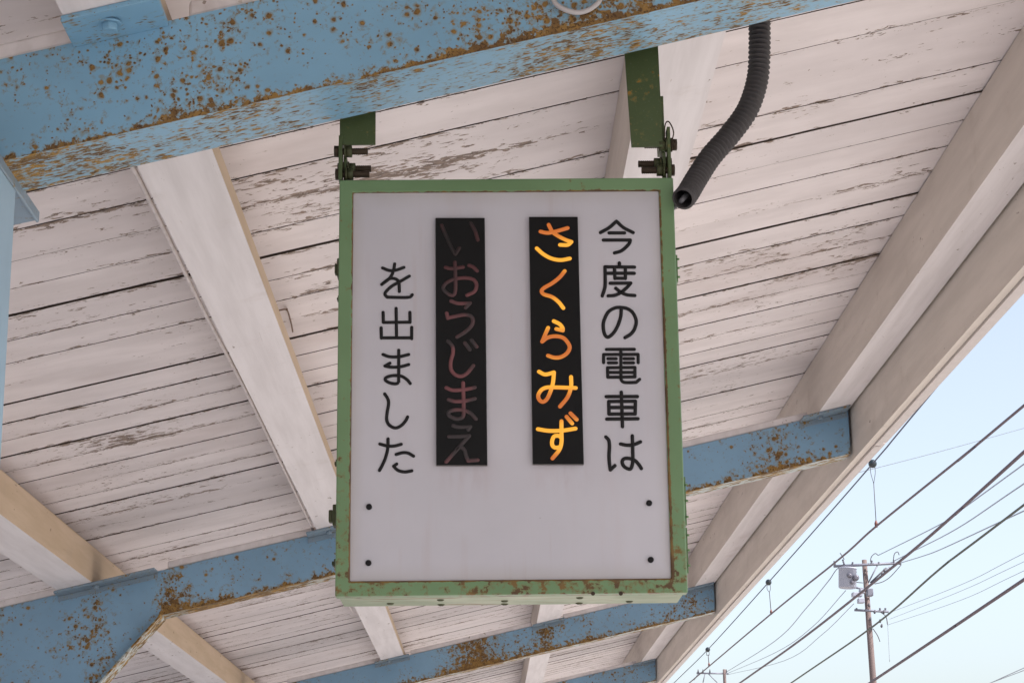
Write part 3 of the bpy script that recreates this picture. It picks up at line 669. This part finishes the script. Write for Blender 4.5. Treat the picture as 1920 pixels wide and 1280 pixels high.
def wire_d(pts, wpx, mat, label):
    P = [at_y(px, py, Y) for px, py, Y in pts]; r = wpx/2/FPX*(P[0].y+P[-1].y)/2
    if pts[-1][0] > 1900: P.append(P[-1]+(P[-1]-P[-2]).normalized()*30)
    if pts[0][0] > 1800: P.insert(0, P[0]+(P[0]-P[1]).normalized()*60)
    mb = MB(); mb.tube(spline(P, 6), r, 6); return tag(mb.build('overhead_wire', mat, origin=P[0]), label, 'wire', GW)
YP1 = 70.0
def run(pts, Ya, Yb):   # depth runs evenly along a span
    a = 1/Ya; b = 1/Yb; n = len(pts)-1
    x0_, x1_ = pts[0][0], pts[-1][0]
    return [(x, y, 1/(a+(b-a)*(x-x0_)/(x1_-x0_))) for x, y in pts]
wire_d(run([(1646.6, 1040.5), (1760, 984), (1800, 957), (1925, 866)], YP1, 38), 2.0, M_thin, 'pale thin line rising from the pole top, highest of three to the crossarm')
wire_d(run([(1678, 1050), (1716, 1031), (1796, 989.5), (1925, 903)], YP1, 38), 2.0, M_thin, 'pale thin line rising from the crossarm, middle one of three')
wire_d(run([(1687, 1055), (1730, 1042), (1767, 1028), (1894.5, 969), (1925, 955)], YP1, 38), 2.0, M_thin, 'pale thin line rising from the crossarm tip, lowest of three')
wire_d(run([(1665, 1149), (1803, 1095), (1925, 1034)], YP1, 40), .9, M_thin, 'faint line from the lower crossarm, uppermost of its three')
wire_d(run([(1668, 1160), (1800, 1108), (1925, 1050)], YP1, 40), .8, M_thin, 'faint line from below the lower crossarm, middle of its three')
wire_d(run([(1664, 1171), (1800, 1125), (1925, 1067)], YP1, 40), .8, M_thin, 'faint line from below the lower crossarm, lowest of its three')
wire_d(run([(1560, 897), (1643, 877), (1785, 840), (1925, 801)], 19, 26), 1.1, M_wire2, 'faint crossing line running right from the uppermost ball insulator')
wire_d(run([(1840, 1287), (1858, 1279), (1925, 1254)], 60, 60.5), 1.5, M_wire2, 'short pale line cutting the lower right corner')
wire_d(run([(1557, 1084), (1512, 1139), (1453, 1201), (1362, 1259)], YP1, 140), 1.3, M_thin, 'pale slack line from the transformer left end down to the far pole')
wire_d(run([(1586, 1106), (1522.6, 1175), (1455, 1222), (1363, 1262)], YP1, 140), 1.0, M_thin, 'faint slack line from under the transformer to the far pole')
wire_d(run([(1601, 1131), (1540, 1190), (1470, 1238), (1364, 1264)], YP1, 140), .9, M_thin, 'faint slack line from the bracket below the transformer to the far pole')
GD = 'ball insulators with droppers'
for (bx, by, cx, cy, lb) in ((1636, 869, 1643, 985, 'largest black ball insulator with dropper, just off the roof edge'), (1441, 1091, 1446, 1149, 'middle black ball insulator with short dropper'), (1327, 1217, 1329.5, 1247, 'smallest black ball insulator lowest on the messenger wire')):
    p = at_x(bx, by, XM); Yb = p.y; q = at_y(cx, cy, Yb); k = Yb/FPX; p = at_y(bx, by, Yb)
    root = empty('dropper', p, lb, 'insulator', GD); R_ = 7.0*k*(1 if bx < 1600 or True else 1)*(1636-500)/(1636-500)
    R_ = {1636: 8.2, 1441: 5.8, 1327: 4.6}[bx]*k
    mb = MB(); mb.sphere(p, R_); mb.build('insulator_ball', plainm('black_glaze', (.012, .02, .024), .2, .6), root)
    z_ = R_
    mb = MB(); d = p.lerp(q, .32)
    mb.tube(spline([p+Vector((-R_*.5, 0, -R_*.8)), p+Vector((-R_*.55, 0, -R_*2.2)), d], 5), .55*k, 6); mb.tube(spline([p+Vector((R_*.5, 0, -R_*.8)), p+Vector((R_*.5, 0, -R_*2.2)), d], 5), .55*k, 6)
    mb.tube([d, q], .75*k, 6); mb.build('drop_wire', M_wire, root)
    mb = MB(); mb.tube([q+Vector((0, 0, R_*1.2)), q+Vector((0, 0, R_*.5)), q+Vector((0, 0, -R_*.4))], [R_*.18, R_*.42, R_*.3], 8); mb.build('clip', plainm('red_brown_clip', (.14, .05, .04), .6), root)

M_conc = plainm('pole_concrete', (.15, .112, .108), .85, .2, 0, .15, .6); M_galv = plainm('galvanised', (.17, .17, .21), .5, .4, .1, .05, .5); M_tr = plainm('transformer_grey', (.30, .31, .375), .5, .4, 0, .05, .5); M_porc = plainm('porcelain_insulator', (.11, .105, .13), .3, .5); M_dk = plainm('dark_fitting', (.07, .065, .08), .6)
K = YP1/FPX
def pp(px, py, dy=0): return at_y(px, py, YP1+dy)
base = pp(1637.5, 1279); top = pp(1620.5, 1049); axis = (top-base).normalized()
foot = base-axis*((base.z+1.2)/axis.z)
pole = empty('utility_pole', foot, 'tall concrete utility pole with crossarms and a grey transformer against the sky', 'pole', 'utility poles')
mb = MB(); mb.tube([foot, base, top], [7.6*K, 6.0*K, 4.6*K], 18); mb.build('shaft', M_conc, pole)
def arm(a, b_, w, name='crossarm', par=pole, m=M_galv):
    mb = MB(); mb.tube([a, b_], w, 4); return mb.build(name, m, par)
ca = arm(pp(1563, 1061, -.25), pp(1689, 1055, -.25), 2.6*K)
cb = arm(pp(1602, 1143, -.25), pp(1666, 1146, -.25), 2.2*K)
arm(pp(1645, 1060, -.25), pp(1628, 1092, -.25), 1.3*K, 'brace'); arm(pp(1596, 1099, -.3), pp(1620, 1104, -.3), 2.0*K, 'crossarm')
arm(pp(1668, 1062, -.25), pp(1657, 1075, -.3), 1.3*K, 'brace')
arm(pp(1662, 1064, -.35), pp(1632, 1092, -.35), 1.6*K, 'brace', pole, M_dk); arm(pp(1590, 1062, -.3), pp(1606, 1072, -.5), 1.2*K, 'brace', pole, M_dk)
def insul(px, py, h, par, tilt=0, w=1.9):
    a = pp(px, py, -.25); b_ = pp(px+tilt, py-h, -.25); mb = MB()
    n_ = 7; mb.tube([a.lerp(b_, i/(n_-1)) for i in range(n_)], [w*K*(1.15 if i % 2 else .7) for i in range(n_)], 10); mb.build('insulator', M_porc, par)
for px, h, tl in ((1566, 7, -2), (1583, 10, -3), (1598, 5, 1), (1633, 8, 2), (1647, 5, 1), (1675, 9, 1), (1687, 3, 2)): insul(px, 1058, h, ca, tl)
for px in (1606, 1650, 1660): insul(px, 1143, 4, cb)
def jump(pts, w=.8, par=pole, m=M_wire):
    mb = MB(); mb.tube(spline([pp(px, py, -.3) for px, py in pts], 5), w*K, 6); mb.build('jumper_wire', m, par)
jump([(1632, 1052), (1634, 1043), (1641, 1037), (1646, 1040)]); jump([(1675, 1050), (1677, 1038), (1683, 1034), (1686, 1040)])
jump([(1583, 1048), (1578, 1040), (1575, 1036)]); jump([(1557, 1084), (1566, 1070), (1572, 1064), (1580, 1058)]); jump([(1650, 1146), (1661, 1155), (1664, 1170)])
jump([(1690, 1058), (1670, 1080), (1655, 1090), (1640, 1094)]); jump([(1637, 1178), (1645, 1190), (1650, 1202)])
jump([(1664, 1160), (1666, 1200), (1668, 1240)], .45, pole, M_thin); jump([(1603, 1066), (1596, 1080), (1605, 1090), (1618, 1092)])
# transformer drum with bushings
tc_, tb_ = pp(1589, 1064, -.6), pp(1589, 1102, -.6)
mb = MB(); h_ = (tc_-tb_); mb.tube([tb_, tb_+h_*.04, tb_+h_*.93, tb_+h_*.95, tc_], [15*K, 16.5*K, 16.5*K, 17.8*K, 16.5*K], 22); tr = mb.build('transformer', M_tr, pole)
for px, py, r_ in ((1592, 1079, 4.5), (1604, 1083, 6.0), (1597, 1092, 3.5)):
    c = pp(px, py, -.85); mb = MB(); mb.tube([c, c+Vector((0, -.12, 0)), c+Vector((0, -.17, 0))], [r_*K, r_*K, r_*.5*K], 14); mb.build('bushing', M_porc, tr)
for (xa_, xb_, ya_, yb_) in ((1598, 1616, 1110, 1118), (1609, 1620, 1121, 1130), (1626, 1636, 1103, 1117), (1612, 1620, 1104, 1112)):
    a = pp(xa_, yb_, -.45); b_ = pp(xb_, ya_, -.45); mb = MB(); mb.box(a.x, b_.x, a.y-.12, a.y+.2, a.z, b_.z); mb.build('switch_box', M_tr if xa_ < 1620 else M_galv, pole, bevel=.02)
for (px, py) in ((1632, 1163), (1634, 1181), (1629, 1137), (1650, 1167), (1653, 1176), (1658, 1072), (1654, 1078), (1624, 1108), (1640, 1150), (1612, 1118), (1657, 1150)):
    c = pp(px, py, -.35); mb = MB(); mb.tube([c, c+Vector((.0, 0, .05)), c+Vector((.02, 0, .13))], [1.2*K, 2.4*K, 1.3*K], 8); mb.build('cable_clamp', M_dk, pole)
# far pole
Y2 = 140.0; K2 = Y2/FPX
def p2(px, py): return at_y(px, py, Y2)
b2 = p2(1359, 1279); t2 = p2(1358, 1254); f2 = Vector((b2.x+.1, Y2, -1.2))
pole2 = empty('utility_pole', f2, 'far small utility pole with braced crossarm at the bottom edge of the sky', 'pole', 'utility poles')
mb = MB(); mb.tube([f2, b2, t2], [4.0*K2, 3.0*K2, 2.8*K2], 12); mb.build('shaft', M_conc, pole2)
mb = MB(); mb.tube([p2(1306, 1261), p2(1366, 1262)], 1.5*K2, 4); c2 = mb.build('crossarm', M_galv, pole2)
for a, b_ in (((1328, 1262), (1345, 1279)), ((1322, 1262), (1318, 1279)), ((1312, 1259), (1301, 1274))):
    mb = MB(); mb.tube([p2(*a), p2(*b_)], .9*K2, 4); mb.build('brace', M_galv, pole2)
for px in (1309, 1318, 1331, 1362):
    mb = MB(); mb.tube([p2(px, 1260), p2(px, 1254)], [1.5*K2, .8*K2], 8); mb.build('insulator', M_dk, c2)
